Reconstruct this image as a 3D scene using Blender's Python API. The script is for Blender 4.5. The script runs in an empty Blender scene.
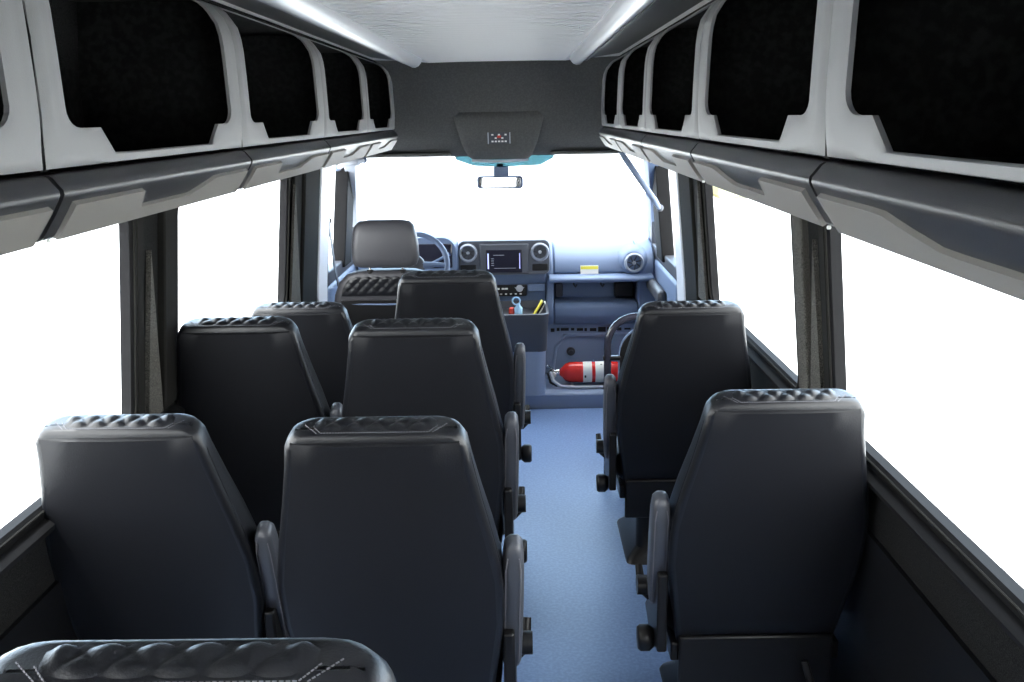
import bpy, bmesh, math, random
from mathutils import Vector, Matrix
random.seed(4)
PI = math.pi
C = bpy.context.scene.collection
# ------------------------------------------------------------------ camera
F = 1000.0
CAM = Vector((0.115, 0, 1.68))
YAW, PIT, ROL = -.0127, .2223, -.0177
def basis():
    cy, sy, cp, sp, cr, sr = math.cos(YAW), math.sin(YAW), math.cos(PIT), math.sin(PIT), math.cos(ROL), math.sin(ROL)
    f = Vector((sy*cp, cy*cp, -sp)); r = Vector((cy, -sy, 0)); u = r.cross(f)
    return r*cr+u*sr, u*cr-r*sr, f
RR, UU, FF = basis()
cd = bpy.data.cameras.new('camera'); cam = bpy.data.objects.new('camera', cd); C.objects.link(cam)
m = Matrix((RR, UU, -FF)).transposed().to_4x4(); m.translation = CAM
cam.matrix_world = m
cd.sensor_width = 36; cd.lens = F/1024*36; cd.clip_start = .05; cd.clip_end = 500
bpy.context.scene.camera = cam

# ------------------------------------------------------------------ materials
def mat(name, col, rough=.5, spec=.5, metal=0, bump=0, bscale=200, speck=None, sscale=300, coat=0):
    m = bpy.data.materials.new(name); m.use_nodes = True
    nt = m.node_tree; b = nt.nodes['Principled BSDF']
    b.inputs['Base Color'].default_value = (*col, 1); b.inputs['Roughness'].default_value = rough
    b.inputs['Specular IOR Level'].default_value = spec; b.inputs['Metallic'].default_value = metal
    b.inputs['Coat Weight'].default_value = coat
    tc = nt.nodes.new('ShaderNodeTexCoord')
    if speck:
        n = nt.nodes.new('ShaderNodeTexNoise'); n.inputs['Scale'].default_value = sscale; n.inputs['Detail'].default_value = 3
        r = nt.nodes.new('ShaderNodeValToRGB'); r.color_ramp.elements[0].position = .42; r.color_ramp.elements[1].position = .62
        r.color_ramp.elements[0].color = (*col, 1); r.color_ramp.elements[1].color = (*speck, 1)
        nt.links.new(tc.outputs['Object'], n.inputs['Vector']); nt.links.new(n.outputs['Fac'], r.inputs['Fac'])
        nt.links.new(r.outputs['Color'], b.inputs['Base Color'])
    if bump:
        n = nt.nodes.new('ShaderNodeTexNoise'); n.inputs['Scale'].default_value = bscale; n.inputs['Detail'].default_value = 4
        bp = nt.nodes.new('ShaderNodeBump'); bp.inputs['Strength'].default_value = bump; bp.inputs['Distance'].default_value = .002
        nt.links.new(tc.outputs['Object'], n.inputs['Vector']); nt.links.new(n.outputs['Fac'], bp.inputs['Height'])
        nt.links.new(bp.outputs['Normal'], b.inputs['Normal'])
    return m
M = {}
M['vinyl'] = mat('black_vinyl', (.007, .0077, .0105), .36, .5, bump=.25, bscale=350)
M['vinyl2'] = mat('black_vinyl_panel', (.010, .0105, .013), .46, .28, bump=.2, bscale=300)
M['thread'] = mat('grey_thread', (.16, .16, .18), .7)
M['blackplastic'] = mat('black_plastic', (.008, .008, .009), .38, .35)
M['armplastic'] = mat('armrest_vinyl', (.07, .075, .09), .38, bump=.15)  # sky light on the raised arms put into this paler, bluer colour
M['binframe'] = mat('grey_bin_plastic', (.27, .268, .265), .5, bump=.2, bscale=500)
M['fascia'] = mat('dark_grey_bin_plastic', (.026, .026, .028), .36, bump=.15, bscale=500)
M['taupe'] = mat('taupe_latch_plastic', (.23, .215, .195), .5, bump=.15, bscale=400)
M['binblack'] = mat('black_bin_liner', (.006, .006, .006), .9, .2, speck=(.016, .016, .016), sscale=60)
M['ceil'] = mat('pale_headliner', (.88, .88, .88), .8, .2, bump=.08, bscale=300)
M['strip'] = mat('silver_trim', (.80, .81, .83), .25, .5)
M['stripdark'] = mat('dark_soffit', (.10, .10, .10), .5)
M['header'] = mat('charcoal_headliner', (.085, .085, .083), .9, .2, bump=.3, bscale=200, speck=(.105, .105, .102), sscale=120)
M['wall'] = mat('black_wall_carpet', (.006, .006, .0065), .95, .1, speck=(.028, .028, .027), sscale=450)
M['speck'] = mat('speckled_grey_carpet', (.03, .03, .028), .95, .1, speck=(.2, .19, .17), sscale=500)
M['pillar'] = mat('charcoal_pillar_plastic', (.022, .0215, .020), .85, .06, bump=.1)
M['rubber'] = mat('black_rubber', (.012, .012, .013), .8, .12)
M['floor'] = mat('blue_grey_floor', (.13, .205, .39), .42, .5, bump=.25, bscale=60, speck=(.165, .26, .46), sscale=90)  # blue-grey vinyl, its blue deepened to carry the light from the front
M['dash'] = mat('grey_dash_blue_haze', (.135, .19, .31), .5, bump=.1)  # windshield flare haze put into the blue of this colour
M['dashdark'] = mat('dark_dash', (.055, .06, .075), .45)
M['lightgrey'] = mat('light_grey_trim', (.45, .48, .54), .5)
M['chrome'] = mat('chrome', (.8, .8, .82), .15, metal=1)
M['red'] = mat('red_paint', (.80, .03, .025), .25, coat=.5)
M['white'] = mat('white_label', (.85, .85, .82), .5)
M['yellow'] = mat('yellow_label', (.75, .68, .08), .5)
M['paleblue'] = mat('pale_blue_plastic', (.35, .6, .85), .3)
M['tube'] = mat('black_tube', (.03, .03, .045), .2, coat=.6)
M['kick'] = mat('pale_blue_grey_plastic', (.23, .29, .42), .5, bump=.1)
M['module'] = mat('slate_module', (.085, .095, .12), .4)
M['ventrim'] = mat('vent_rim', (.26, .30, .38), .35)
M['pillarlight'] = mat('pillar_painted_light', (.75, .76, .8), .4)  # white stands for light glancing off the pillar trim
M['cabvinyl'] = mat('grey_cab_vinyl', (.045, .045, .052), .45, bump=.15)
M['screen'] = mat('dark_screen', (.02, .02, .035), .15)
M['ground'] = mat('pale_concrete', (.60, .595, .58), .9, .1, speck=(.66, .655, .64), sscale=.6)
M['grass'] = mat('dry_grass', (.115, .10, .04), .95, .1, speck=(.13, .12, .06), sscale=1.5)
M['mirror'] = mat('mirror_glass', (.9, .92, .95), .03, metal=1)
M['capred'] = mat('red_cap', (.6, .05, .03), .4)
def emit(name, col, s):
    m = bpy.data.materials.new(name); m.use_nodes = True
    b = m.node_tree.nodes['Principled BSDF']; b.inputs['Base Color'].default_value = (.02, .02, .03, 1)
    b.inputs['Emission Color'].default_value = (*col, 1); b.inputs['Emission Strength'].default_value = s
    return m
M['lit'] = emit('lit_display', (.45, .5, 1), 1.6)
def glass(name, tint=(1, 1, 1), refl=.06):
    m = bpy.data.materials.new(name); m.use_nodes = True; nt = m.node_tree; nt.nodes.clear()
    o = nt.nodes.new('ShaderNodeOutputMaterial'); mx = nt.nodes.new('ShaderNodeMixShader')
    t = nt.nodes.new('ShaderNodeBsdfTransparent'); g = nt.nodes.new('ShaderNodeBsdfGlossy')
    g.inputs['Roughness'].default_value = .0; t.inputs['Color'].default_value = (*tint, 1)
    mx.inputs['Fac'].default_value = refl
    nt.links.new(t.outputs[0], mx.inputs[1]); nt.links.new(g.outputs[0], mx.inputs[2]); nt.links.new(mx.outputs[0], o.inputs[0])
    return m
M['glass'] = glass('window_glass', (.96, .98, .98))
M['shade'] = glass('blue_shade_band', (.16, .27, .30), .04)

# ------------------------------------------------------------------ helpers
def P(px, py, Y):
    d = FF + RR*(px-512)/F - UU*(py-341)/F
    return CAM + d*((Y-CAM.y)/d.y)
def obj(name, bm, m, parent=None, smooth=False, bevel=0, seg=2, loc=None):
    bmesh.ops.recalc_face_normals(bm, faces=bm.faces)
    me = bpy.data.meshes.new(name); bm.to_mesh(me); bm.free()
    mats = m if isinstance(m, (list, tuple)) else [m]
    for k in mats: me.materials.append(M[k])
    if smooth:
        for p in me.polygons: p.use_smooth = True
    o = bpy.data.objects.new(name, me); C.objects.link(o)
    if parent: o.parent = parent
    if loc: o.location = loc
    if bevel:
        b = o.modifiers.new('bevel', 'BEVEL'); b.width = bevel; b.segments = seg; b.limit_method = 'ANGLE'; b.angle_limit = .6
        b.harden_normals = False
        for p in me.polygons: p.use_smooth = True
        try: me.set_sharp_from_angle(angle=.7)
        except Exception: pass
    elif smooth:
        try: me.set_sharp_from_angle(angle=.9)
        except Exception: pass
    return o
def tag(o, label=None, cat=None, group=None, kind=None):
    if label: o['label'] = label
    if cat: o['category'] = cat
    if group: o['group'] = group
    if kind: o['kind'] = kind
    return o
def thing(name, label, cat, loc=(0, 0, 0), rz=0, group=None):
    o = bpy.data.objects.new(name, None); C.objects.link(o); o.location = loc; o.rotation_euler = (0, 0, rz)
    return tag(o, label, cat, group)
def struct(name, bm, m, parent=None, **k):
    o = obj(name, bm, m, parent, **k)
    if not parent: o['kind'] = 'structure'
    return o
def box(bm, x0, x1, y0, y1, z0, z1, mi=0):
    vs = [bm.verts.new((x, y, z)) for z in (z0, z1) for y in (y0, y1) for x in (x0, x1)]
    for f in ((0, 1, 3, 2), (4, 6, 7, 5), (0, 4, 5, 1), (2, 3, 7, 6), (0, 2, 6, 4), (1, 5, 7, 3)):
        bm.faces.new([vs[i] for i in f]).material_index = mi
def loft(bm, rings, caps=True, closed=True, mi=0):
    R = [[bm.verts.new(p) for p in r] for r in rings]
    n = len(R[0])
    for a, b in zip(R, R[1:]):
        for i in range(n if closed else n-1):
            j = (i+1) % n
            bm.faces.new((a[i], a[j], b[j], b[i])).material_index = mi
    if caps and closed:
        bm.faces.new(R[0][::-1]).material_index = mi; bm.faces.new(R[-1]).material_index = mi
    return R
def rrect(w0, w1, h0, h1, radii, n=5):
    """rounded rectangle in 2D, counter clockwise from lower left; radii = (ll, lr, ur, ul)"""
    pts = []
    for (cx, cy, a0, r) in ((w0, h0, PI, radii[0]), (w1, h0, 1.5*PI, radii[1]), (w1, h1, 0, radii[2]), (w0, h1, .5*PI, radii[3])):
        sx = 1 if cx == w0 else -1; sy = 1 if cy == h0 else -1
        for k in range(n+1):
            a = a0 + k/n*PI/2
            pts.append((cx+sx*r+r*math.cos(a), cy+sy*r+r*math.sin(a)))
    return pts
def tube(bm, pts, r, n=8, closed=False, mi=0):
    pts = [Vector(p) for p in pts]; rings = []; N = len(pts)
    prev = None
    for i, p in enumerate(pts):
        if closed: t = pts[(i+1) % N]-pts[i-1]
        else: t = pts[min(i+1, N-1)]-pts[max(i-1, 0)]
        t.normalize()
        if prev is None:
            a = Vector((0, 0, 1)) if abs(t.z) < .9 else Vector((1, 0, 0))
            u = t.cross(a).normalized()
        else: u = (prev-t*prev.dot(t)).normalized()
        prev = u; v = t.cross(u)
        rr = r[i] if isinstance(r, (list, tuple)) else r
        rings.append([p+u*math.cos(2*PI*k/n)*rr+v*math.sin(2*PI*k/n)*rr for k in range(n)])
    if closed: rings.append(rings[0])
    loft(bm, rings, caps=not closed, mi=mi)
def cyl(bm, a, b, r0, r1=None, n=24, mi=0):
    tube(bm, [a, b], [r0, r1 if r1 is not None else r0], n, mi=mi)
def lathe(bm, prof, a, ax, n=24, mi=0):
    """prof: list of (distance along axis, radius)"""
    a = Vector(a); ax = Vector(ax).normalized()
    tmp = Vector((0, 0, 1)) if abs(ax.z) < .9 else Vector((1, 0, 0))
    u = ax.cross(tmp).normalized(); v = ax.cross(u)
    loft(bm, [[a+ax*d+u*math.cos(2*PI*k/n)*r+v*math.sin(2*PI*k/n)*r for k in range(n)] for d, r in prof], mi=mi)
def prism(bm, poly, axis, a, b, mi=0):
    """extrude 2D polygon along axis ('x': (y,z), 'y': (x,z), 'z': (x,y))"""
    def mk(p, t): return {'x': (t, p[0], p[1]), 'y': (p[0], t, p[1]), 'z': (p[0], p[1], t)}[axis]
    A = [bm.verts.new(mk(p, a)) for p in poly]; B = [bm.verts.new(mk(p, b)) for p in poly]; n = len(poly)
    bm.faces.new(A[::-1]).material_index = mi; bm.faces.new(B).material_index = mi
    for i in range(n):
        j = (i+1) % n; bm.faces.new((A[i], A[j], B[j], B[i])).material_index = mi
def ell(bm, c, rx, ry, rz, n=16, mi=0):
    rings = []
    for i in range(1, n//2):
        a = PI*i/(n//2); rings.append([(c[0]+rx*math.sin(a)*math.cos(2*PI*k/n), c[1]+ry*math.sin(a)*math.sin(2*PI*k/n), c[2]-rz*math.cos(a)) for k in range(n)])
    loft(bm, rings, mi=mi)
NB = bmesh.new

# ------------------------------------------------------------------ world, sun, view
sc = bpy.context.scene
w = bpy.data.worlds.new('sky'); sc.world = w; w.use_nodes = True
nt = w.node_tree; bg = nt.nodes['Background']
tc = nt.nodes.new('ShaderNodeTexCoord'); sp = nt.nodes.new('ShaderNodeSeparateXYZ'); mp = nt.nodes.new('ShaderNodeMapRange')
mix = nt.nodes.new('ShaderNodeMix'); mix.data_type = 'RGBA'
mp.inputs['From Min'].default_value = .2; mp.inputs['From Max'].default_value = .95
mix.inputs['A'].default_value = (1.0, .99, .99, 1); mix.inputs['B'].default_value = (.52, .74, 1.0, 1)
nt.links.new(tc.outputs['Generated'], sp.inputs[0]); nt.links.new(sp.outputs['Y'], mp.inputs['Value'])
nt.links.new(mp.outputs[0], mix.inputs['Factor']); nt.links.new(mix.outputs['Result'], bg.inputs['Color'])
bg.inputs['Strength'].default_value = 9.0
sd = bpy.data.lights.new('sun', 'SUN'); sd.energy = 5; sd.angle = .02; so = bpy.data.objects.new('sun', sd); C.objects.link(so)
so.rotation_euler = Vector((.25, .35, -1)).to_track_quat('-Z', 'Y').to_euler()
vs = sc.view_settings; vs.view_transform = 'Standard'; vs.look = 'None'; vs.gamma = 1; vs.use_curve_mapping = False; vs.exposure = .3
sc.cycles.max_bounces = 10; sc.cycles.diffuse_bounces = 6; sc.cycles.transparent_max_bounces = 12
sc.cycles.use_denoising = True; sc.cycles.sample_clamp_indirect = 8

# ------------------------------------------------------------------ setting: ground, floor, walls, ceiling
bm = NB(); box(bm, -80, 80, -40, 160, -.75, -.7); g = struct('ground', bm, 'ground')
bm = NB()
box(bm, 5.6, 13, 28, 33, -.7, -.62); g = obj('grass_verge', bm, 'grass'); tag(g, 'pale yellow grass verge beyond the concrete lot', 'grass', kind='stuff')
bm = NB(); box(bm, -1.0, 1.0, -1.25, 5.62, -.06, 0); box(bm, -1.0, 1.0, 5.62, 6.52, -.10, -.04)
struct('floor', bm, 'floor')
bm = NB()   # step platform at the front of the aisle
prism(bm, [(.02, 5.64), (.95, 5.64), (.95, 6.12), (-.12, 6.12), (-.12, 5.80)], 'z', -.04, .085)
struct('trim_1', bm, 'kick', bevel=.012)

def wx(z): # inner face of the side wall at height z
    return .985 if z < .3 else (.985-(z-.3)*.055 if z < .86 else .954-(z-.86)*.09)
ZS, ZT = .845, 1.47
def wallpiece(bm, s, y0, y1, zs, off=0, thick=.03, mi=0, poly=None):
    """strip of wall following the tumblehome"""
    rings = []
    for y in (y0, y1):
        a = [(s*(wx(z)-off), y, z) for z in zs]; b = [(s*(wx(z)-off+thick), y, z) for z in zs[::-1]]
        rings.append(a+b)
    loft(bm, rings, mi=mi)
YB = -1.25
WINS = [(-.55, 1.02), (1.14, 2.59), (2.90, 4.37)]
FD = (5.50, 6.42)  # cab door glass
for side, s in (('left', -1), ('right', 1)):
    bm = NB()
    zl = [-.06, .3, .86-.015]
    wallpiece(bm, s, YB, 6.5, zl)
    zt = [ZT, 1.6, 1.8, 1.97]
    wallpiece(bm, s, YB, 5.9, zt)
    zm = [.845, .86, 1.1, 1.3, ZT]
    for a, b in ((YB, WINS[0][0]), (WINS[0][1], WINS[1][0]), (WINS[1][1], WINS[2][0]), (WINS[2][1], 5.22)):
        wallpiece(bm, s, a, b, zm)
    struct('wall_'+side, bm, 'wall')
bm = NB(); box(bm, -1.0, 1.0, 6.46, 6.52, -.10, .875); struct('wall_front', bm, 'dashdark')
# rear wall with two door windows (behind the camera)
bm = NB()
for (x0, x1, z0, z1) in ((-1, 1, -.06, 1.30), (-1, 1, 1.6, 1.97), (-1, -.82, 1.30, 1.6), (-.08, .08, 1.30, 1.6), (.82, 1, 1.30, 1.6)):
    box(bm, x0, x1, YB-.06, YB, z0, z1)
struct('wall_back', bm, 'pillar')
# ceiling
bm = NB()
pts = [(-1.0, 1.97), (-.46, 1.952), (-.34, 1.94), (0, 1.945), (.34, 1.94), (.46, 1.952), (1.0, 1.97)]
prism(bm, pts+[(1.0, 2.02), (-1.0, 2.02)], 'y', YB, 5.16)
# fine cross ribs of the headliner
for k in range(62):
    y = .3+k*.078; box(bm, -.335, .335, y, y+.004, 1.9375, 1.9455)
struct('ceiling', bm, 'ceil')
bm = NB(); box(bm, -1.0, 1.0, 5.16, 5.95, 2.0, 2.05); struct('ceiling.001', bm, 'header')

# ------------------------------------------------------------------ windows: frame (gasket), glass
def ringpath(y0, y1, z0, z1, rad, n=6):
    return rrect(y0, y1, z0, z1, rad, n)
def window(n, s, y0, y1, z0, z1, rad, wd=.024):
    r = bpy.data.objects.new('window_%d' % n, None); C.objects.link(r); r['kind'] = 'structure'
    bm = NB()
    outer = ringpath(y0-.012, y1+.012, z0-.012, z1+.012, [q+.012 for q in rad])
    inner = ringpath(y0+wd, y1-wd, z0+wd*.8, z1-wd, [max(q-wd, .01) for q in rad])
    def ring(path, off): return [(s*(wx(z)-off), y, z) for y, z in path]
    mid = [((a[0]+b[0])/2, (a[1]+b[1])/2) for a, b in zip(outer, inner)]
    loft(bm, [ring(outer, .0), ring(outer, .010), ring(mid, .016), ring(inner, .006), ring(inner, -.02)], caps=False)
    obj('window_frame', bm, 'rubber', r, smooth=True)
    bm = NB()
    q = ringpath(y0, y1, z0, z1, rad)
    a = [(s*(wx(z)+.016), y, z) for y, z in q]; b = [(s*(wx(z)+.020), y, z) for y, z in q]
    loft(bm, [a, b]); obj('pane', bm, 'glass', r)
    # thin bright inner lip of the reveal
    bm = NB(); tube(bm, ring([(o[0]*.35+i[0]*.65, o[1]*.35+i[1]*.65) for o, i in zip(outer, inner)], .014), .003, 6, closed=True)
    obj('frame_lip', bm, 'pillar', r, smooth=True)
    return r
n = 1
for s in (-1, 1):
    for i, (a, b) in enumerate(WINS):
        window(n, s, a, b, ZS, ZT, (.06, .10, .06, .06)); n += 1
for x0, x1 in ((-.82, -.08), (.08, .82)):
    r = bpy.data.objects.new('window_%d' % n, None); C.objects.link(r); r['kind'] = 'structure'; n += 1
    bm = NB(); box(bm, x0, x1, YB-.04, YB-.035, 1.30, 1.6); obj('pane', bm, 'glass', r)
# sill trim
for side, s in (('left', -1), ('right', 1)):
    bm = NB()
    sec = [(.0, .80), (.030, .805), (.034, .82), (.022, .832), (.0, .836)]
    loft(bm, [[(s*(wx(z)-o), y, z) for o, z in sec] for y in (YB+.01, 4.35)])
    struct('trim_%d' % (2 if s < 0 else 3), bm, 'rubber', smooth=True)
    bm = NB(); wallpiece(bm, s, YB+.01, 4.9, [.0, .3, .60, .66], off=.012, thick=.02)
    struct('baseboard_'+side, bm, 'blackplastic')

# ------------------------------------------------------------------ pillar trims
k = 4
for s in (-1, 1):
    # C pillar: carpeted front half, black shaft, speckled wedge
    bm = NB(); wallpiece(bm, s, 2.79, 2.885, [.86, 1.1, 1.3, 1.52], off=.022, thick=.03)
    struct('trim_%d' % k, bm, 'speck' if s > 0 else 'pillar', bevel=.006); k += 1
    bm = NB(); wallpiece(bm, s, 2.605, 2.655, [.86, 1.1, 1.3, 1.52], off=.012, thick=.02)
    struct('trim_%d' % k, bm, 'pillar', bevel=.004); k += 1
    bm = NB()
    f = [(2.78, .86), (2.665, .86), (2.69, 1.34)]
    loft(bm, [[(s*(wx(z)-.004), y, z) for y, z in f], [(s*(wx(z)-.018), y, z) for y, z in f]])
    struct('trim_%d' % k, bm, 'speck'); k += 1
    # B pillar: smooth board, step, wedge
    bm = NB(); wallpiece(bm, s, 4.62, 4.97, [.55, .86, 1.1, 1.3, 1.62], off=.03, thick=.04)
    struct('trim_%d' % k, bm, 'pillar', bevel=.01); k += 1
    bm = NB(); wallpiece(bm, s, 4.46, 4.615, [.80, 1.1, 1.3, 1.62], off=.016, thick=.03)
    struct('trim_%d' % k, bm, 'pillar', bevel=.006); k += 1
    bm = NB()
    f = [(4.60, .84), (4.40, .84), (4.43, 1.40)]
    loft(bm, [[(s*(wx(z)-.014), y, z) for y, z in f], [(s*(wx(z)-.026), y, z) for y, z in f]])
    struct('trim_%d' % k, bm, 'speck'); k += 1
    # B pillar strip facing the cab; glancing light put into its white colour
    bm = NB(); wallpiece(bm, s, 4.975, 5.22, [.55, .86, 1.1, 1.3, 1.58], off=.035, thick=.05)
    struct('trim_%d' % k, bm, 'pillarlight', bevel=.01); k += 1

# ------------------------------------------------------------------ cab doors, A pillars, windscreen
def cx_(y): return .93 if y < 6 else .93-(y-6)*.02
dn = 1
for s in (-1, 1):
    d = bpy.data.objects.new('door_%d' % dn, None); C.objects.link(d); d['kind'] = 'structure'; dn += 1
    # window frame ring: follows the raked A pillar in front
    o_ = [(5.22, .80), (6.36, .80), (6.36, .88), (5.94, 1.50), (5.90, 1.55), (5.22, 1.55)]
    i_ = [(5.27, .88), (6.26, .88), (6.24, .92), (5.92, 1.40), (5.88, 1.50), (5.27, 1.50)]
    def rr_(p, x): return [(s*(x-(z-.86)*.09), y, z) for y, z in p]
    bm = NB(); loft(bm, [rr_(o_, .985), rr_(o_, .925), rr_(i_, .925), rr_(i_, .985), rr_(o_, .985)], caps=False)
    obj('door_frame', bm, 'dashdark', d, bevel=.008)
    bm = NB(); loft(bm, [[(s*(x-(z-.86)*.09), y, z) for x, y in ((.91, 5.70), (.985, 5.70), (.985, 5.93), (.91, 5.93))] for z in (.84, 1.1, 1.3, 1.52)])
    obj('quarter_post', bm, 'rubber', d, bevel=.006)
    bm = NB(); loft(bm, [rr_(i_, .965), rr_(i_, .970)]); obj('pane', bm, 'glass', d)
    bm = NB(); box(bm, min(s*.92, s*.985), max(s*.92, s*.985), 5.22, 6.6, -.04, .80); obj('door_panel', bm, 'dash', d, bevel=.02)
    bm = NB(); box(bm, min(s*.87, s*.92), max(s*.87, s*.92), 5.55, 6.3, .62, .70); obj('door_armrest', bm, 'dashdark', d, bevel=.02)
# A pillars
ATOP = {-1: P(352, 162, 5.62), 1: P(650, 152, 5.62)}
WTOPL, WTOPR = P(361, 163, 5.62), P(647, 155, 5.62)
WZ0 = .90; WY0 = 6.95
for s in (-1, 1):
    top = Vector((s*.825, 5.60, 1.52)); bot = Vector((s*.985, 6.42, .88))
    rings = []
    for t in (0, .25, .5, .75, 1, 1.14):
        c = top.lerp(bot, t); wd = .045+.02*t
        rings.append([(c.x-s*wd, c.y+.02, c.z), (c.x-s*wd*.6, c.y-.05, c.z-.01), (c.x+s*wd*.5, c.y-.06, c.z-.01), (c.x+s*wd, c.y, c.z), (c.x+s*wd, c.y+.08, c.z+.03), (c.x-s*wd*.8, c.y+.07, c.z+.03)])
    bm = NB(); loft(bm, rings); struct('trim_%d' % k, bm, 'lightgrey' if s < 0 else 'dash', smooth=True); k += 1
bm = NB()
q = [(-.82, 5.64, 1.52), (.82, 5.64, 1.52), (.975, 6.44, .88), (-.975, 6.44, .88)]
loft(bm, [q, [(x, y+.004, z+.006) for x, y, z in q]])
r = bpy.data.objects.new('window_%d' % n, None); C.objects.link(r); r['kind'] = 'structure'
obj('windshield_pane', bm, 'glass', r)
bm = NB()
sb = [P(452, 150, 5.6), P(556, 150, 5.6), P(553, 158, 5.6), P(540, 165, 5.6), P(500, 167, 5.6), P(474, 166, 5.6), P(456, 160, 5.6)]
loft(bm, [sb, [v+Vector((0, .003, 0)) for v in sb]]); obj('shade_band', bm, 'shade', r)['label'] = 'blue tinted shade patch at the top of the windshield'

# ------------------------------------------------------------------ overhead header above the windscreen
hd = thing('overhead_console', 'charcoal fabric overhead console above the windshield with central bulge', 'overhead console', (0, 5.2, 1.7))
def ob(name, bm, m, parent, **kk):
    """child built in world coordinates"""
    o = obj(name, bm, m, parent, **kk); o.matrix_parent_inverse = Matrix.Translation(-world_loc(parent)); return o
def world_loc(p):
    v = Vector(p.location)
    while p.parent: p = p.parent; v += p.location if not p.get('_w') else Vector()
    return v
def panel(bm, prof, xs, thick=.03):
    """prof(x) -> list of (y,z); sheet swept across x, with a back face"""
    rings = []
    for x in xs:
        a = prof(x); rings.append([(x, y, z) for y, z in a]+[(x, y+thick, z+.002) for y, z in a[::-1]])
    loft(bm, rings)
def hprof(x):
    e = 0
    pr_ = [(5.165, 1.975), (5.175, 1.943), (5.185, 1.925), (5.205, 1.88), (5.23, 1.80), (5.26, 1.70), (5.31, 1.60), (5.40, 1.52), (5.52, 1.473), (5.62, 1.460), (5.68, 1.475), (5.70, 1.52)]
    return [(y-.05*e, z) for y, z in pr_]
bm = NB(); panel(bm, hprof, [-.93+.062*i for i in range(31)]); ob('header_panel', bm, 'header', hd, smooth=True)
bm = NB(); rings = []
for t, (zz, yy, hw) in enumerate(((1.70, 5.262, .235), (1.66, 5.250, .230), (1.60, 5.250, .213), (1.53, 5.275, .193), (1.475, 5.33, .170), (1.452, 5.41, .15), (1.448, 5.52, .13))):
    rings.append([(-hw-.012, yy+.12, zz+.03), (-hw, yy+.02, zz), (-hw*.86, yy, zz), (hw*.86, yy, zz), (hw, yy+.02, zz), (hw+.012, yy+.12, zz+.03)])
loft(bm, rings, closed=False, caps=False)
o = ob('console_pod', bm, 'header', hd, smooth=True)
so_ = o.modifiers.new('s', 'SOLIDIFY'); so_.thickness = .01; so_.offset = 1
bm = NB()
pts = [(-.15+.3*i/12, 5.395+.03*abs(math.cos(PI*i/12)), 1.447-.006*math.sin(PI*i/12)) for i in range(13)]
tube(bm, pts, .009, 8); ob('console_lip', bm, 'lightgrey', hd, smooth=True)
# map light plate with switches
bm = NB(); c = Vector((.0, 5.215, 1.555))
up = Vector((0, .18, -1)).normalized()*-1
def plate(bm, cx, cz, w_, h_, dpt, mi=0):
    # rectangle on the pod face; face slopes from (y5.20,z1.60) to (5.24,1.53)
    def yz(t): return (5.25+.025*t-dpt, 1.60-.07*t)
    t0 = (1.60-(cz+h_/2))/.07; t1 = (1.60-(cz-h_/2))/.07
    (ya, za), (yb, zb) = yz(t0), yz(t1)
    q = [(cx-w_/2, ya, za), (cx+w_/2, ya, za), (cx+w_/2, yb, zb), (cx-w_/2, yb, zb)]
    loft(bm, [q, [(x, y+.006, z) for x, y, z in q]], mi=mi)
plate(bm, 0, 1.565, .118, .058, .008); pl = ob('map_light', bm, 'dashdark', hd)
def sub(name, bm, m):
    o = obj(name, bm, m, pl); return o
for sx in (-1, 1):
    bm = NB(); plate(bm, sx*.056, 1.565, .005, .058, .012); obj('light_rim', bm, 'lightgrey', pl)
bm = NB()
for ix in range(5):
    for iz in range(3):
        if (ix+iz) % 2 == 0 or iz == 2: plate(bm, -.034+.017*ix, 1.582-.017*iz, .011, .008, .012)
o = obj('switch', bm, 'white', pl)
bm = NB(); plate(bm, .0, 1.572, .02, .012, .014); obj('switch', bm, 'capred', pl)
# visors
for s in (-1, 1):
    bm = NB(); q = rrect(-.20, .20, -.075, .075, (.03,)*4, 4)
    loft(bm, [[(s*.47+x, 5.50+y, 1.470-.06*y) for x, y in q], [(s*.47+x, 5.50+y, 1.484-.06*y) for x, y in q]])
    v = ob('sun_visor', bm, 'header', hd, bevel=.004)
    bm = NB(); tube(bm, [(s*.69, 5.55, 1.468), (s*.69, 5.55, 1.49), (s*.66, 5.55, 1.50)], .005, 8); o = obj('visor_pivot', bm, 'dashdark', v, smooth=True)
# rear view mirror
mv = thing('rearview_mirror', 'small rectangular rearview mirror hanging below the overhead console', 'mirror', (0, 0, 0))
a = P(500, 182, 5.6)
bm = NB()
q = rrect(-.128, .128, -.037, .034, (.02, .02, .02, .02), 5)
loft(bm, [[(a.x+x*.93, a.y+.03-.11*x, a.z+z*.85) for x, z in q], [(a.x+x, a.y+.01-.11*x, a.z+z) for x, z in q], [(a.x+x, a.y-.005-.11*x, a.z+z) for x, z in q]])
obj('mirror_housing', bm, 'dash', mv, smooth=True)
bm = NB(); q = rrect(-.116, .116, -.026, .024, (.014,)*4, 5)
loft(bm, [[(a.x+x, a.y-.006+.03*z-.11*x, a.z+z) for x, z in q], [(a.x+x, a.y-.009+.03*z-.11*x, a.z+z) for x, z in q]])
obj('mirror_face', bm, 'mirror', mv)
bm = NB(); box(bm, a.x-.035, a.x+.05, a.y+.01, a.y+.06, a.z+.03, a.z+.085); cyl(bm, (a.x, a.y+.03, a.z), (a.x, a.y+.03, a.z+.10), .018)
obj('mirror_mount', bm, 'dash', mv, bevel=.008)
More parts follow.
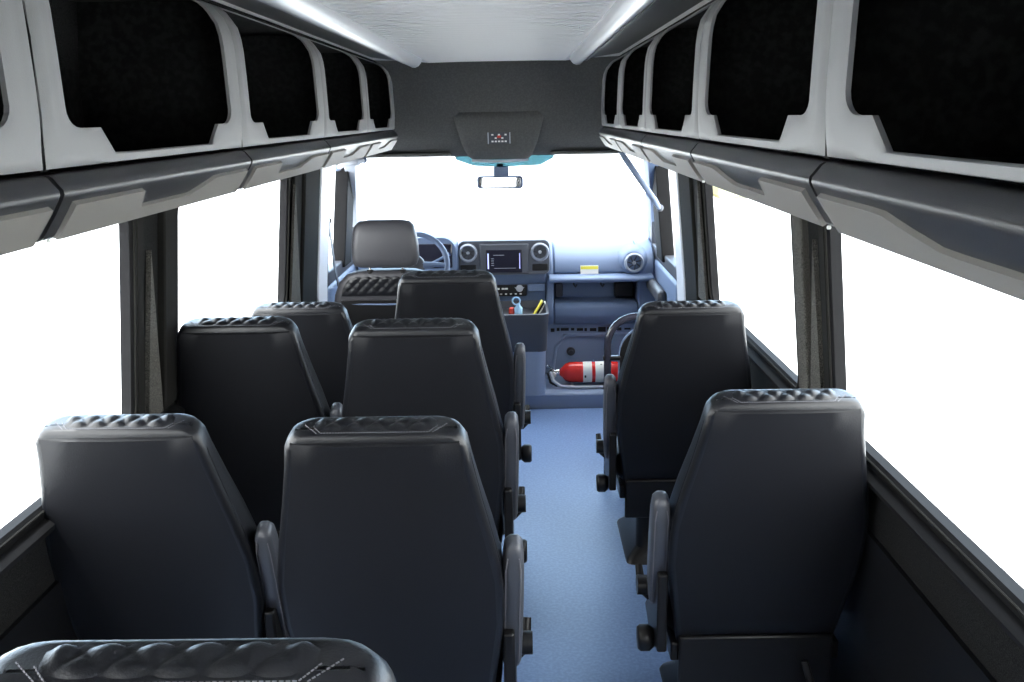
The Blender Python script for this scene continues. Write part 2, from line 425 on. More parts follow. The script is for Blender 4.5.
# grab handle on passenger A pillar
gh = thing('grab_handle', 'pale blue-grey diagonal grab handle at the top corner of the passenger side', 'grab handle', (0, 0, 0))
bm = NB(); pts = [P(620, 151, 5.45), P(625, 158, 5.42), P(641, 181, 5.42), P(655, 201, 5.42), P(660, 209, 5.48)]
tube(bm, pts, [.012, .017, .017, .017, .012], 10); obj('grip', bm, 'kick', gh, smooth=True)
for q in (P(619, 148, 5.45), P(660, 208, 5.48)):
    bm = NB(); ell(bm, q, .02, .02, .02); obj('end_cap', bm, 'dashdark', gh, smooth=True)
# coat hook / visor clip at left
gh = thing('grab_handle', 'short pale grab handle beside the driver side windshield corner', 'grab handle', (0, 0, 0))
bm = NB(); pts = [P(338, 168, 5.5), P(344, 163, 5.45), P(356, 162, 5.45), P(364, 160, 5.52)]
tube(bm, pts, [.012, .02, .02, .012], 10); obj('grip', bm, 'lightgrey', gh, smooth=True)
for q in (P(364, 160, 5.52), P(338, 168, 5.5)):
    bm = NB(); ell(bm, q, .018, .018, .018); obj('end_cap', bm, 'dash', gh, smooth=True)
# belt anchor on driver's B pillar
ba = thing('seat_belt', 'black seat belt hanging from its anchor on the light-washed driver side pillar', 'seat belt', (0, 0, 0))
c = Vector((-.885, 5.34, 1.30)); c = P(328, 219, 5.33)
bm = NB(); box(bm, c.x-.015, c.x+.012, c.y-.03, c.y+.03, c.z-.03, c.z+.03); obj('anchor', bm, 'blackplastic', ba, bevel=.01)
bm = NB(); loft(bm, [[(p[0]+d, p[1]+e, p[2]) for d, e in ((-.002, -.022), (.002, -.022), (.002, .022), (-.002, .022))] for p in ((c.x+.004, c.y, c.z-.02), (c.x+.02, c.y+.0, c.z-.25), (c.x+.05, c.y-.03, .75))])
obj('belt_webbing', bm, 'dashdark', ba)
bm = NB(); cyl(bm, (c.x+.012, c.y, c.z-.01), (c.x+.02, c.y, c.z-.01), .012, .010, 16); obj('anchor_bolt', bm, 'chrome', ba)

# ------------------------------------------------------------------ ceiling light strips
for s in (-1, 1):
    t = thing('ceiling_light_strip', 'long silver trim strip on the %s edge of the pale ceiling' % ('left' if s < 0 else 'right'), 'light strip', (0, 0, 0), 0, 'silver ceiling strips')
    sec = [(.345, 1.942), (.350, 1.925), (.362, 1.911), (.378, 1.904), (.392, 1.905), (.404, 1.914), (.408, 1.930), (.408, 1.950)]
    bm = NB(); loft(bm, [[(s*x, y, z) for x, z in sec] for y in (-1.2, 4.83)]); obj('strip_body', bm, 'strip', t, smooth=True)
    bm = NB(); loft(bm, [[(s*(.376+(x-.376)*f), y, 1.945+(z-1.945)*f) for x, z in sec] for y, f in ((4.832, 1.02), (4.86, 1.0), (4.88, .75))]); obj('end_cap', bm, 'strip', t, smooth=True)
    bm = NB()
    sec = [(.41, 1.925), (.414, 1.918), (.425, 1.918), (.43, 1.93), (.575, 1.951), (.575, 1.956), (.41, 1.952)]
    loft(bm, [[(s*x, y, z) for x, z in sec] for y in (-1.2, 4.8)]); obj('dark_flange', bm, 'stripdark', t, smooth=True)

# ------------------------------------------------------------------ overhead luggage bins
def bprof(v):
    """bin door profile: v in 0..1 from lower edge to the top; returns (outward offset, z)"""
    pr_ = [(0, .0, 1.619), (.25, -.003, 1.70), (.5, .0, 1.785), (.68, .003, 1.848), (.80, .013, 1.888), (.9, .038, 1.920), (.96, .058, 1.933), (1, .078, 1.940)]
    for (a, xa, za), (b, xb, zb) in zip(pr_, pr_[1:]):
        if v <= b: u = (v-a)/(b-a); return xa+(xb-xa)*u, za+(zb-za)*u
    return pr_[-1][1:]
def zv(z):
    lo, hi = 0., 1.
    for _ in range(30):
        mm = (lo+hi)/2
        if bprof(mm)[1] < z: lo = mm
        else: hi = mm
    return lo
XD = .515
def hole_outline(a, b):
    """opening of one compartment in (y, v)"""
    vb, vt, vn = .045, .965, .165
    p = [(a+.23, vb), (b-.25, vb)]
    pts = []
    def seg(p, q, n): return [(p[0]+(q[0]-p[0])*i/n, p[1]+(q[1]-p[1])*i/n) for i in range(n)]
    def arc(cy, cv, ry, rv, a0, a1, n): return [(cy+ry*math.cos(a0+(a1-a0)*i/n), cv+rv*math.sin(a0+(a1-a0)*i/n)) for i in range(n)]
    pts += seg((a+.23, vb), (b-.23, vb), 10)
    pts += seg((b-.23, vb), (b-.18, vn), 3)
    pts += seg((b-.18, vn), (b-.125, vn), 3)
    pts += arc(b-.125, vn+.09, .045, .09, -PI/2, 0, 5)
    pts += seg((b-.08, vn+.09), (b-.08, vt-.11), 8)
    pts += arc(b-.12, vt-.11, .04, .11, 0, PI/2, 6)
    pts += seg((b-.12, vt), (a+.10, vt), 12)
    pts += arc(a+.10, vt-.11, .035, .11, PI/2, PI, 6)
    pts += seg((a+.065, vt-.11), (a+.065, vn+.09), 8)
    pts += arc(a+.11, vn+.09, .045, .09, PI, 1.5*PI, 5)
    pts += seg((a+.11, vn), (a+.18, vn), 3)
    pts += seg((a+.18, vn), (a+.23, vb), 3)
    return pts
def outer_match(pts, a, b):
    """project each hole point on the rectangle outline, keeping order"""
    out = []
    cy, cv = (a+b)/2, .5; hw = (b-a)/2
    for y, v in pts:
        dy, dv = (y-cy)/hw, (v-cv)/.5
        mx_ = max(abs(dy), abs(dv))
        out.append((cy+dy/mx_*hw, cv+dv/mx_*.5))
    # snap nearest to each corner
    for c in ((a, 0), (b, 0), (b, 1), (a, 1)):
        i = min(range(len(out)), key=lambda i: ((out[i][0]-c[0])/hw)**2+((out[i][1]-c[1])/.5)**2); out[i] = c
    return out
def binunit(s, a, b, ncomp, label, capend=False):
    t = thing('luggage_bin', label, 'luggage bin', (s*XD, (a+b)/2, 1.62), 0, 'overhead luggage bins on the %s side' % ('left' if s < 0 else 'right'))
    g = .005
    def W(y, v, off=0):
        d, z = bprof(v); return (s*(d+off), y-(a+b)/2, z-1.62)
    cw = (b-a)/ncomp
    bm = NB()
    for c in range(ncomp):
        a0, b0 = a+c*cw+(g if c == 0 else 0), a+(c+1)*cw-(g if c == ncomp-1 else 0)
        h = hole_outline(a0, b0); o_ = outer_match(h, a0, b0)
        rings = []
        for f in (0, .12, .35, .6, .85, 1):
            rings.append([W(p[0]+(q[0]-p[0])*f, p[1]+(q[1]-p[1])*f, .006*(1-f/.12) if f < .12 else (0 if f < 1 else .003)) for p, q in zip(o_, h)])
        rings.append([W(q[0], q[1], .010) for q in h])
        rings.append([W(p[0], p[1], .010) for p in o_])
        rings.append(rings[0])
        loft(bm, rings, caps=False)
    obj('door_frame', bm, 'binframe', t, smooth=True)
    # shell of the bin
    bm = NB(); y0, y1 = a+g-(a+b)/2, b-g-(a+b)/2
    def sh(x0, x1, z0, z1, ya=y0, yb=y1): box(bm, min(s*x0, s*x1), max(s*x0, s*x1), ya, yb, z0, z1)
    sh(.03, .37, -.02, -.005); sh(.355, .37, -.02, .325); sh(.08, .37, .318, .33)
    obj('bin_shell', bm, 'binblack', t)
    for yy in [y0-g+.0005, y1+g-.0125]+[y0+cw*i for i in range(1, ncomp)]:
        bm = NB(); q = [(.006, -.004), (.36, -.01), (.36, .32), (.09, .316), (.065, .308), (.045, .296), (.022, .266), (.012, .225), (.006, .17)]
        prism(bm, [(s*x, z) for x, z in q], 'y', yy, yy+.012); obj('divider', bm, 'binblack', t)
    # fascia: nose and slanted lower face down to the window edge
    sec = [(.035, -.006), (.006, -.008), (.0, -.012), (-.008, -.022), (-.013, -.028), (-.014, -.034), (-.011, -.041), (.0, -.060), (.012, -.078), (.022, -.093), (.030, -.098), (.045, -.098), (.36, -.115), (.36, -.09), (.05, -.02)]
    bm = NB()
    fg = .004
    R_ = [[(s*x, y, z) for x, z in sec] for y in (y0+fg*.4, y1-fg*.4)]
    if capend:
        R_.append([(s*(x+.02), y1+.035, z*.75-.006) for x, z in sec]); R_.append([(s*(x+.06), y1+.055, z*.5-.02) for x, z in sec])
    loft(bm, R_); obj('fascia', bm, 'fascia', t, smooth=True)
    # latch insert (raised lower band with a tall tab at each end)
    def L(y, q, off):   # q 0..1 down the slanted face
        pts_ = [(-.0125, -.040), (.0, -.060), (.012, -.078), (.0245, -.0955)]
        u = q*3; i = min(int(u), 2); u -= i
        x = pts_[i][0]+(pts_[i+1][0]-pts_[i][0])*u; z = pts_[i][1]+(pts_[i+1][1]-pts_[i][1])*u
        return (s*(x-off*.83), y, z-off*.55)
    for c in range(ncomp):
        ya, yb = y0+c*cw+.035, y0+(c+1)*cw-.035
        prof = [(ya, .12), (ya+.26, .10), (ya+.28, .16), (ya+.285, .55), (yb-.38, .60), (yb-.26, .16), (yb-.02, .14)]
        # sample top line
        ys = [ya, ya+.13, ya+.26, ya+.272, ya+.278, ya+.285, (ya+yb)/2, yb-.40, yb-.36, yb-.30, yb-.24, yb-.20, yb-.1, yb]
        def top(y):
            if y <= ya+.262: return .10
            if y < ya+.28: return .10+.48*(y-ya-.262)/.018
            if y < yb-.38: return .58
            if y < yb-.22:
                u = (y-(yb-.38))/.16; return .58-.46*(3*u*u-2*u*u*u)
            return .12
        bm = NB(); ringsA = []
        for y in ys:
            tq = top(y); n_ = 4
            qs = [tq+(1-tq)*i/n_ for i in range(n_+1)]
            yo = [0.015*(q_-.1) for q_ in qs]
            f = [L(y, qs[0], -.002)]+[L(y, min(q_+(.02 if i == 0 else 0), 1), .007) for i, q_ in enumerate(qs)]+[L(y, 1, -.002)]
            ringsA.append(f)
        loft(bm, ringsA); obj('latch_panel', bm, 'taupe', t, smooth=True)
    # little white screw cover at the seam
    bm = NB(); ell(bm, (s*.02, y0+.012, -.098), .0035, .0035, .0035, 8); obj('screw_cover', bm, 'white', t)
    return t
YS = [.378, 1.345, 2.312, 3.279]
wh = ['nearest to the camera', 'second from the camera', 'third from the camera']
for s in (-1, 1):
    sd_ = 'left' if s < 0 else 'right'
    dy = .014 if s > 0 else 0
    for i in range(3):
        binunit(s, YS[i]+dy, YS[i+1]+dy, 1, 'grey framed open overhead bin on the %s, %s' % (sd_, wh[i]))
    binunit(s, YS[3]+dy, 5.10, 2, 'farthest overhead luggage bin on the %s, with two open compartments ending near the windshield' % sd_, capend=True)

# ------------------------------------------------------------------ passenger seats
LEAN = math.radians(17)
AX = Vector((0, -math.sin(LEAN), math.cos(LEAN))); NF = Vector((0, math.cos(LEAN), math.sin(LEAN)))
TOPR = Vector((0, -.42, 1.07)); LB = .77
ORG = TOPR-AX*LB
def hw(s_):  # half width of the back along its height
    t = s_/LB
    pts = [(0, .205), (.2, .225), (.36, .241), (.52, .240), (.66, .222), (.78, .203), (.9, .186), (1, .176)]
    for (a, x), (b, y) in zip(pts, pts[1:]):
        if t <= b: u = (t-a)/(b-a); return x+(y-x)*u
    return .176
def dp(s_):
    t = s_/LB
    return .155-.075*t**1.5
def B(x, s_, d): return ORG+Vector((x, 0, 0))+AX*s_+NF*d
def make_seat(arm):
    t = thing('passenger_seat', 'seat', 'seat', (0, 0, 0), 0, 'black vinyl passenger seats')
    # padded backrest
    bm = NB(); rings = []
    N = 16
    for i in range(N+1):
        s_ = (LB-.026)*i/N; h = hw(s_); d = dp(s_)
        rings.append([B(x, s_, y) for x, y in rrect(-h, h, 0, d, (.014, .014, .045, .045), 5)])
    h = hw(LB); d = dp(LB)
    for up_, ins in ((LB-.014, .003), (LB-.004, .009), (LB+.002, .018), (LB+.005, .030)):
        rings.append([B(x, up_, y) for x, y in rrect(-h+ins, h-ins, ins*.35, d-ins*.5, (.02, .02, .04, .04), 5)])
    loft(bm, rings); obj('backrest', bm, 'vinyl', t, smooth=True)
    # flat rear panel with a crease all round
    bm = NB(); rings = []
    for (s_, off) in [(.03, 0)]+[(.04+(LB-.055)*i/12, .004) for i in range(13)]+[(LB-.012, 0)]:
        h = hw(s_)-.013
        n_ = 10; rings.append([B(-h+2*h*k_/n_, s_, -off*(1 if 0 < k_ < n_ else 0)-.004*(1-(2*k_/n_-1)**2)*(off > 0)+.0005) for k_ in range(n_+1)]+[B(h, s_, .01), B(-h, s_, .01)])
    loft(bm, rings); obj('back_panel', bm, 'vinyl2', t, smooth=True)
    # quilted insert over the top of the headrest
    bm = NB(); nu, nv = 66, 46; G = []
    path = [(LB-.006, .0), (LB+.003, .012), (LB+.0065, .03), (LB+.0065, .052), (LB-.004, .070), (LB-.035, dp(LB)+.002), (LB-.10, dp(LB)+.004), (LB-.20, dp(LB)+.008)]
    lens = [0]
    for p, q in zip(path, path[1:]): lens.append(lens[-1]+math.hypot(q[0]-p[0], q[1]-p[1]))
    def pp(l):
        for i in range(len(path)-1):
            if l <= lens[i+1] or i == len(path)-2:
                u = (l-lens[i])/(lens[i+1]-lens[i]); p, q = path[i], path[i+1]
                tx, ty = q[0]-p[0], q[1]-p[1]; L_ = math.hypot(tx, ty)
                return p[0]+tx*u, p[1]+ty*u, ty/L_, -tx/L_
    TL = lens[-1]; V0 = .017
    for j in range(nv+1):
        row = []
        l = V0+(TL-V0)*j/nv
        for i in range(nu+1):
            u = -1+2*i/nu
            wdt = .118-.03*max(0, (l-.16)/.2)
            x = u*wdt
            a_ = abs(math.sin(PI*(x+l*.8)/.042)); b_ = abs(math.sin(PI*(x-l*.8)/.042))
            e = min(1, (1-abs(u))*9, (l-V0)/.012, (TL-l)/.02); e = max(0, e)
            hgt = .0065*math.sqrt(a_*b_)*e-.001*(1-e)
            s1, d1, n1, n2 = pp(l)
            row.append(bm.verts.new(B(x, s1+n1*hgt, d1+n2*hgt)))
        G.append(row)
    for j in range(nv):
        for i in range(nu): bm.faces.new((G[j][i], G[j][i+1], G[j+1][i+1], G[j+1][i]))
    obj('quilted_insert', bm, 'vinyl', t, smooth=True)
    # stitching
    bm = NB()
    def line(a, b, n_=10, w_=.0011):
        for i in range(n_):
            p = Vector(a).lerp(Vector(b), (i+.15)/n_); q = Vector(a).lerp(Vector(b), (i+.8)/n_); tube(bm, [p, q], w_, 4)
    hh = hw(LB)
    s1, d1 = LB-.018, -.0015
    line(B(-.105, LB+.0052, .0115), B(.105, LB+.0052, .0115), 38, .0011)
    for sx in (-1, 1):
        line(B(sx*.105, LB+.0052, .0115), B(sx*.122, LB+.0056, .034), 6, .0011)
        line(B(sx*.112, LB+.0048, .0105), B(sx*.140, LB+.0053, .040), 8, .0011)
    obj('stitching', bm, 'thread', t)['label'] = 'pale grey dashed stitching'
    # piping down both rear edges
    for sx in (-1, 1):
        bm = NB(); tube(bm, [B(sx*(hw(q*LB)-.001), q*LB, .022) for q in [i/14 for i in range(0, 14)]]+[B(sx*(hw(LB)-.012), LB-.004, .022)], .0022, 6)
        obj('piping', bm, 'vinyl2', t, smooth=True)
    # cushion
    bm = NB(); rings = []
    for zz, ins in ((.34, .02), (.36, .004), (.40, 0), (.44, .002), (.462, .02), (.47, .05)):
        rings.append([(x, y, zz) for x, y in rrect(-.23+ins, .23-ins, -.19+ins, .27-ins, (.05,)*4, 5)])
    loft(bm, rings); obj('seat_cushion', bm, 'vinyl', t, smooth=True)
    # frame under the cushion
    bm = NB()
    for sx in (-1, 1): box(bm, sx*.20-.02, sx*.20+.02, -.20, .24, .28, .335)
    box(bm, -.21, .21, -.20, -.16, .28, .335); box(bm, -.21, .21, .18, .22, .28, .335)
    obj('seat_frame', bm, 'blackplastic', t, bevel=.006)
    bm = NB(); loft(bm, [[(x, y, z) for x, y in rrect(-a_, a_, -b_, b_+.04, (.03,)*4, 4)] for a_, b_, z in ((.19, .20, .0), (.185, .19, .015), (.15, .15, .05), (.15, .15, .22), (.18, .18, .285))])
    obj('pedestal', bm, 'blackplastic', t, smooth=True)
    bm = NB(); prism(bm, [(-.205, .20), (-.19, .20), (-.19, .36), (-.215, .36)], 'x', -.20, .20); obj('rear_skirt', bm, 'blackplastic', t, bevel=.006)
    # side hinge plate, recline knob, lever
    bm = NB(); q = [(-.24, .33), (-.10, .30), (.02, .34), (-.05, .40), (-.15, .46), (-.19, .56), (-.25, .56), (-.235, .44)]
    prism(bm, q, 'x', arm*.236, arm*.262); obj('hinge_cover', bm, 'blackplastic', t, bevel=.006)
    bm = NB(); lathe(bm, [(0, .026), (.012, .036), (.035, .036), (.042, .030)], (arm*.262, -.17, .335), (arm, 0, 0), 24); obj('recline_knob', bm, 'blackplastic', t, smooth=True)
    bm = NB(); tube(bm, [(arm*.262, -.10, .42), (arm*.285, -.09, .44), (arm*.290, -.06, .50)], [.012, .014, .010], 8); obj('recline_lever', bm, 'blackplastic', t, smooth=True)
    # raised armrest
    bm = NB(); rings = []
    a0, a1 = Vector((arm*.252, -.135, .435)), Vector((arm*.264, -.285, .80)); dr = (a1-a0).normalized(); sd2 = Vector((1, 0, 0)); nn = dr.cross(sd2).normalized()
    L_ = (a1-a0).length
    for f, sc_ in ((0, .55), (.02, .85), (.07, 1), (.3, 1.06), (.6, 1.06), (.85, 1), (.95, .86), (.985, .6), (1, .3)):
        c = a0+dr*L_*f
        q = rrect(-.023*sc_, .023*sc_, -.034*sc_, .034*sc_, (.016*sc_,)*4, 4)
        rings.append([c+sd2*x+nn*y for x, y in q])
    loft(bm, rings); ar = obj('armrest', bm, 'armplastic', t, smooth=True)
    bm = NB(); sgn = 1 if nn.y > 0 else -1
    for sx in (-1, 1):
        tube(bm, [a0+dr*L_*f+sd2*sx*.016-nn*sgn*(.0355) for f in (.08, .3, .5, .7, .85)]+[a0+dr*L_*.93+sd2*sx*.012-nn*sgn*.031], .0014, 5)
    obj('armrest_seam', bm, 'thread', ar)
    bm = NB(); cyl(bm, (arm*.25, -.125, .47), (arm*.302, -.125, .47), .027, n=20); obj('armrest_pivot', bm, 'blackplastic', t, smooth=True)
    # belt stalk with bright tongue at the rear foot
    bm = NB(); tube(bm, [(-arm*.12, -.24, .30), (-arm*.14, -.27, .22), (-arm*.13, -.27, .15)], .010, 8); bk = obj('belt_stalk', bm, 'blackplastic', t, smooth=True)
    bm = NB(); box(bm, -arm*.13-.010, -arm*.13+.010, -.292, -.278, .225, .262); obj('buckle', bm, 'chrome', bk, bevel=.003)
    return t
def copy_tree(o, parent=None):
    c = o.copy(); C.objects.link(c)
    if parent: c.parent = parent
    for ch in [x for x in ALL if x.parent == o]: copy_tree(ch, c)
    return c
SR = make_seat(1); SL = make_seat(-1)
ALL = list(C.objects)
SEATS = [  # proto, x centre, y of the rear top edge, height of top, scale x, label
    (SR, -.240, .880, 1.128, 1.20, 'black vinyl seat nearest the camera, only its quilted headrest top in view at bottom left'),
    (SR, -.178, 1.836, 1.077, 1, 'black vinyl aisle seat left of the aisle, closest one shown down to its armrest'),
    (SR, -.190, 2.662, 1.108, 1, 'black vinyl aisle seat left of the aisle, middle one in its column'),
    (SR, -.166, 3.594, 1.100, 1, 'black vinyl aisle seat left of the aisle, farthest, directly behind the centre dashboard screen'),
    (SR, -.741, 1.977, 1.048, .98, 'black vinyl window seat by the left window, closest of its column with bluish headrest top'),
    (SR, -.731, 2.843, 1.085, .98, 'black vinyl window seat by the left wall, middle of its column'),
    (SR, -.720, 3.605, .990, .98, 'lowest black vinyl window seat by the left wall, right behind the driver seat'),
    (SL, .707, 2.166, 1.030, 1, 'black vinyl single seat right of the aisle, closer one by the large right window'),
    (SL, .683, 3.311, 1.027, 1, 'black vinyl single seat right of the aisle, farther one behind the tubular rail'),
]
used = set()
for pr_, x, y, zt, sx, lab in SEATS:
    o = pr_ if pr_ not in used else copy_tree(pr_)
    used.add(pr_)
    o.location = (x, y+.42, 0); o.scale = (sx, 1, zt/1.07); o['label'] = lab

# ------------------------------------------------------------------ driver seat
ds = thing('driver_seat', 'grey-black driver seat with separate headrest behind the steering wheel', 'driver seat', (-.51, 4.75, 0))
def drr(hw_, y0, y1, z, r=.04): return [(x, y, z) for x, y in rrect(-hw_, hw_, y0, y1, (r,)*4, 5)]
bm = NB(); rings = []
for z, h_, yr, d_ in ((.40, .22, -.12, .14), (.5, .26, -.15, .15), (.65, .275, -.18, .15), (.80, .265, -.21, .14), (.88, .25, -.225, .13), (.94, .225, -.235, .12), (.975, .19, -.24, .11), (.993, .14, -.235, .09), (.998, .09, -.225, .06)):
    rings.append(drr(h_, yr, yr+d_, z, min(.04, d_*.4)))
loft(bm, rings); obj('backrest', bm, 'cabvinyl', ds, smooth=True)
bm = NB(); rings = []
for z, h_, yr in ((.86, .235, -.232), (.80, .25, -.226), (.62, .26, -.19), (.50, .24, -.165)):
    rings.append([(x, y, z) for x, y in rrect(-h_+.02, h_-.02, yr-.006, yr+.03, (.012,)*4, 4)])
loft(bm, rings); obj('back_panel', bm, 'blackplastic', ds, smooth=True)
for zz in (.845, .70):
    bm = NB(); tube(bm, [(-.24, -.235+(.87-zz)*.2, zz), (0, -.243+(.87-zz)*.2, zz-.004), (.24, -.235+(.87-zz)*.2, zz)], .004, 6)
    obj('piping', bm, 'dash', ds, smooth=True)
bm = NB(); nu, nv = 60, 20; G = []
for j in range(nv+1):
    row = []
    for i in range(nu+1):
        u = -1+2*i/nu; v = j/nv; z = .88+.10*v; x = u*(.21-.06*v*v)
        hgt = .0055*math.sqrt(abs(math.sin(PI*(x+z)/.045))*abs(math.sin(PI*(x-z)/.045)))*min(1, (1-abs(u))*8, v*8, (1-v)*8)
        row.append(bm.verts.new((x, -.226-.012*v-hgt-.004+.02*max(0, v-.8)*5*.5, z)))
    G.append(row)
for j in range(nv):
    for i in range(nu): bm.faces.new((G[j][i], G[j][i+1], G[j+1][i+1], G[j+1][i]))
obj('quilted_insert', bm, 'vinyl', ds, smooth=True)
bm = NB(); rings = []
for z, h_, y0, y1 in ((1.018, .125, -.275, -.185), (1.026, .142, -.285, -.175), (1.06, .150, -.29, -.17), (1.12, .149, -.295, -.175), (1.17, .142, -.295, -.18), (1.205, .132, -.29, -.185), (1.222, .115, -.28, -.195), (1.228, .08, -.265, -.21)):
    rings.append(drr(h_, y0, y1, z, min(.035, (y1-y0)*.4)))
loft(bm, rings); obj('headrest', bm, 'cabvinyl', ds, smooth=True)
for sx in (-1, 1):
    bm = NB(); cyl(bm, (sx*.075, -.225, .95), (sx*.075, -.23, 1.05), .007, n=12); obj('headrest_post', bm, 'chrome', ds)['label'] = 'chrome headrest post'
    bm = NB(); cyl(bm, (sx*.075, -.225, .985), (sx*.075, -.226, 1.003), .015, n=14); obj('post_collar', bm, 'blackplastic', ds)
bm = NB(); rings = []
for zz, ins in ((.30, .02), (.33, 0), (.42, 0), (.45, .03), (.46, .06)): rings.append([(x, y, zz) for x, y in rrect(-.27+ins, .27-ins, -.12+ins, .40-ins, (.06,)*4, 5)])
loft(bm, rings); obj('seat_cushion', bm, 'vinyl', ds, smooth=True)
bm = NB(); box(bm, -.22, .22, -.08, .34, 0, .30); obj('seat_box', bm, 'blackplastic', ds, bevel=.02)

# ------------------------------------------------------------------ dashboard
db = thing('dashboard', 'blue-hazed grey dashboard with centre screen, round vents and open passenger shelf', 'dashboard', (0, 6.0, 0))
Y0 = 6.0
# passenger side
prof = [(.42, .895), (.36, .895), (.26, .885), (.14, .83), (.085, .76), (.08, .725), (.19, .70), (.22, .66), (.22, .55), (.05, .545), (.03, .525), (.025, .47), (.06, .41), (.12, .395), (.35, .39), (.42, .39)]
bm = NB(); prism(bm, prof, 'x', .30, .815); obj('dash_passenger_side', bm, 'dash', db, bevel=.012)
bm = NB(); prof2 = [(.42, .895), (.36, .895), (.26, .885), (.14, .83), (.085, .76), (.08, .70), (.06, .60), (.04, .545), (.03, .525), (.025, .47), (.06, .41), (.12, .395), (.42, .39)]
prism(bm, prof2, 'x', .815, .925); obj('dash_end_cheek', bm, 'dash', db, bevel=.012)
bm = NB(); prism(bm, prof2, 'x', .255, .30); obj('dash_end_cheek', bm, 'dash', db, bevel=.012)
# shelf lip
bm = NB(); prism(bm, [(-.035, .700), (-.02, .715), (.09, .722), (.09, .69), (-.02, .682)], 'x', .27, .905); sh = obj('shelf_lip', bm, 'dash', db, bevel=.008)
# things in the shelf cavity: dark corner, hooks
bm = NB(); box(bm, .31, .36, .17, .215, .56, .65); obj('shelf_liner', bm, 'dashdark', db, bevel=.01)
bm = NB(); box(bm, .68, .80, .15, .215, .56, .655); obj('shelf_liner', bm, 'blackplastic', db, bevel=.01)
for xx in (.43, .60):
    bm = NB(); tube(bm, [(xx, .21, .655), (xx, .205, .635), (xx+.01, .20, .62), (xx+.02, .205, .635)], .006, 8); obj('shelf_hook', bm, 'dashdark', db, smooth=True)
# label sticker
bm = NB()
def fy(z): return .14-(.84-z)*.055/.08 if z > .76 else .085-(0)
q0 = [(.465, .079, .722), (.575, .079, .722), (.575, .079, .772), (.465, .079, .772)]
q0 = [(x, .073 if z < .75 else .083, z) for x, y, z in q0]
loft(bm, [q0, [(x, y+.004, z) for x, y, z in q0]]); lb = obj('warning_label', bm, 'white', db); lb['label'] = 'white label with a yellow band'
bm = NB(); q1 = [(.467, .0765, .750), (.573, .0765, .750), (.573, .0805, .768), (.467, .0805, .768)]
loft(bm, [q1, [(x, y+.002, z) for x, y, z in q1]]); obj('yellow_band', bm, 'yellow', lb)
# round passenger vent on a pod
def vent(c, r, name='air_vent', n_=7):
    c = Vector(c)
    bm = NB(); pr_ = [(.0, r*1.18), (-.014, r*1.16), (-.022, r*1.02), (-.016, r*.86), (.02, r*.82)]
    n2 = 32
    loft(bm, [[c+Vector((math.cos(2*PI*k_/n2)*rad, d, math.sin(2*PI*k_/n2)*rad)) for k_ in range(n2)] for d, rad in pr_], caps=False)
    v = obj(name, bm, 'ventrim', db, smooth=True)
    bm = NB(); cyl(bm, c+Vector((0, .012, 0)), c+Vector((0, .02, 0)), r*.85, n=32); obj('vent_back', bm, 'blackplastic', v)
    bm = NB()
    for k_ in range(n_):
        a = 2*PI*k_/n_+.3; p = c+Vector((math.cos(a)*r*.84, .004, math.sin(a)*r*.84)); q = c+Vector((math.cos(a+.5)*r*.2, -.002, math.sin(a+.5)*r*.2))
        tube(bm, [p, p.lerp(q, .5)+Vector((0, -.003, 0)), q], .0035, 6)
    obj('vane', bm, 'dashdark', v)
    bm = NB(); lathe(bm, [(0, r*.24), (.012, r*.22), (.016, r*.12)], c+Vector((0, .006, 0)), (0, -1, 0), 20); obj('vent_knob', bm, 'lightgrey', v, smooth=True)
bm = NB(); lathe(bm, [(0, .10), (.06, .085), (.10, .072), (.11, .06)], (.79, .16, .79), (0, -1, 0), 32); obj('vent_pod', bm, 'dash', db, smooth=True)
vent((.79, .045, .79), .052)
# centre module
bm = NB(); q = rrect(-.276, .276, .735, .946, (.035,)*4, 6)
loft(bm, [[(x, .30, z) for x, z in q], [(x, .01, z) for x, z in q], [(x*.985, 0, .84+(z-.84)*.97) for x, z in q]]); md = obj('centre_module', bm, 'module', db, smooth=True)
for sx in (-1, 1):
    vent((sx*.217, -.002, .872), .048)
    bm = NB(); box(bm, sx*.217-.048, sx*.217+.048, -.004, .01, .758, .800); obj('lower_vent', bm, 'blackplastic', db, bevel=.006)
bm = NB(); box(bm, -.15, .15, -.008, .01, .742, .925); obj('screen_surround', bm, 'module', db, bevel=.01)
bm = NB(); box(bm, -.108, .108, -.014, .0, .751, .889); scn = obj('screen', bm, 'screen', db, bevel=.003)
bm = NB(); box(bm, -.100, -.092, -.0155, -.013, .775, .868); obj('screen_bar', bm, 'lit', scn)
bm = NB(); box(bm, .092, .096, -.0155, -.013, .775, .868); obj('screen_bar', bm, 'lit', scn)
bm = NB()
box(bm, -.065, .0, -.0155, -.013, .856, .859)
for z in (.835, .822, .808, .795): box(bm, -.078, -.062, -.0155, -.013, z, z+.003)
box(bm, -.06, .07, -.0155, -.013, .777, .779)
obj('screen_text', bm, 'lightgrey', scn)
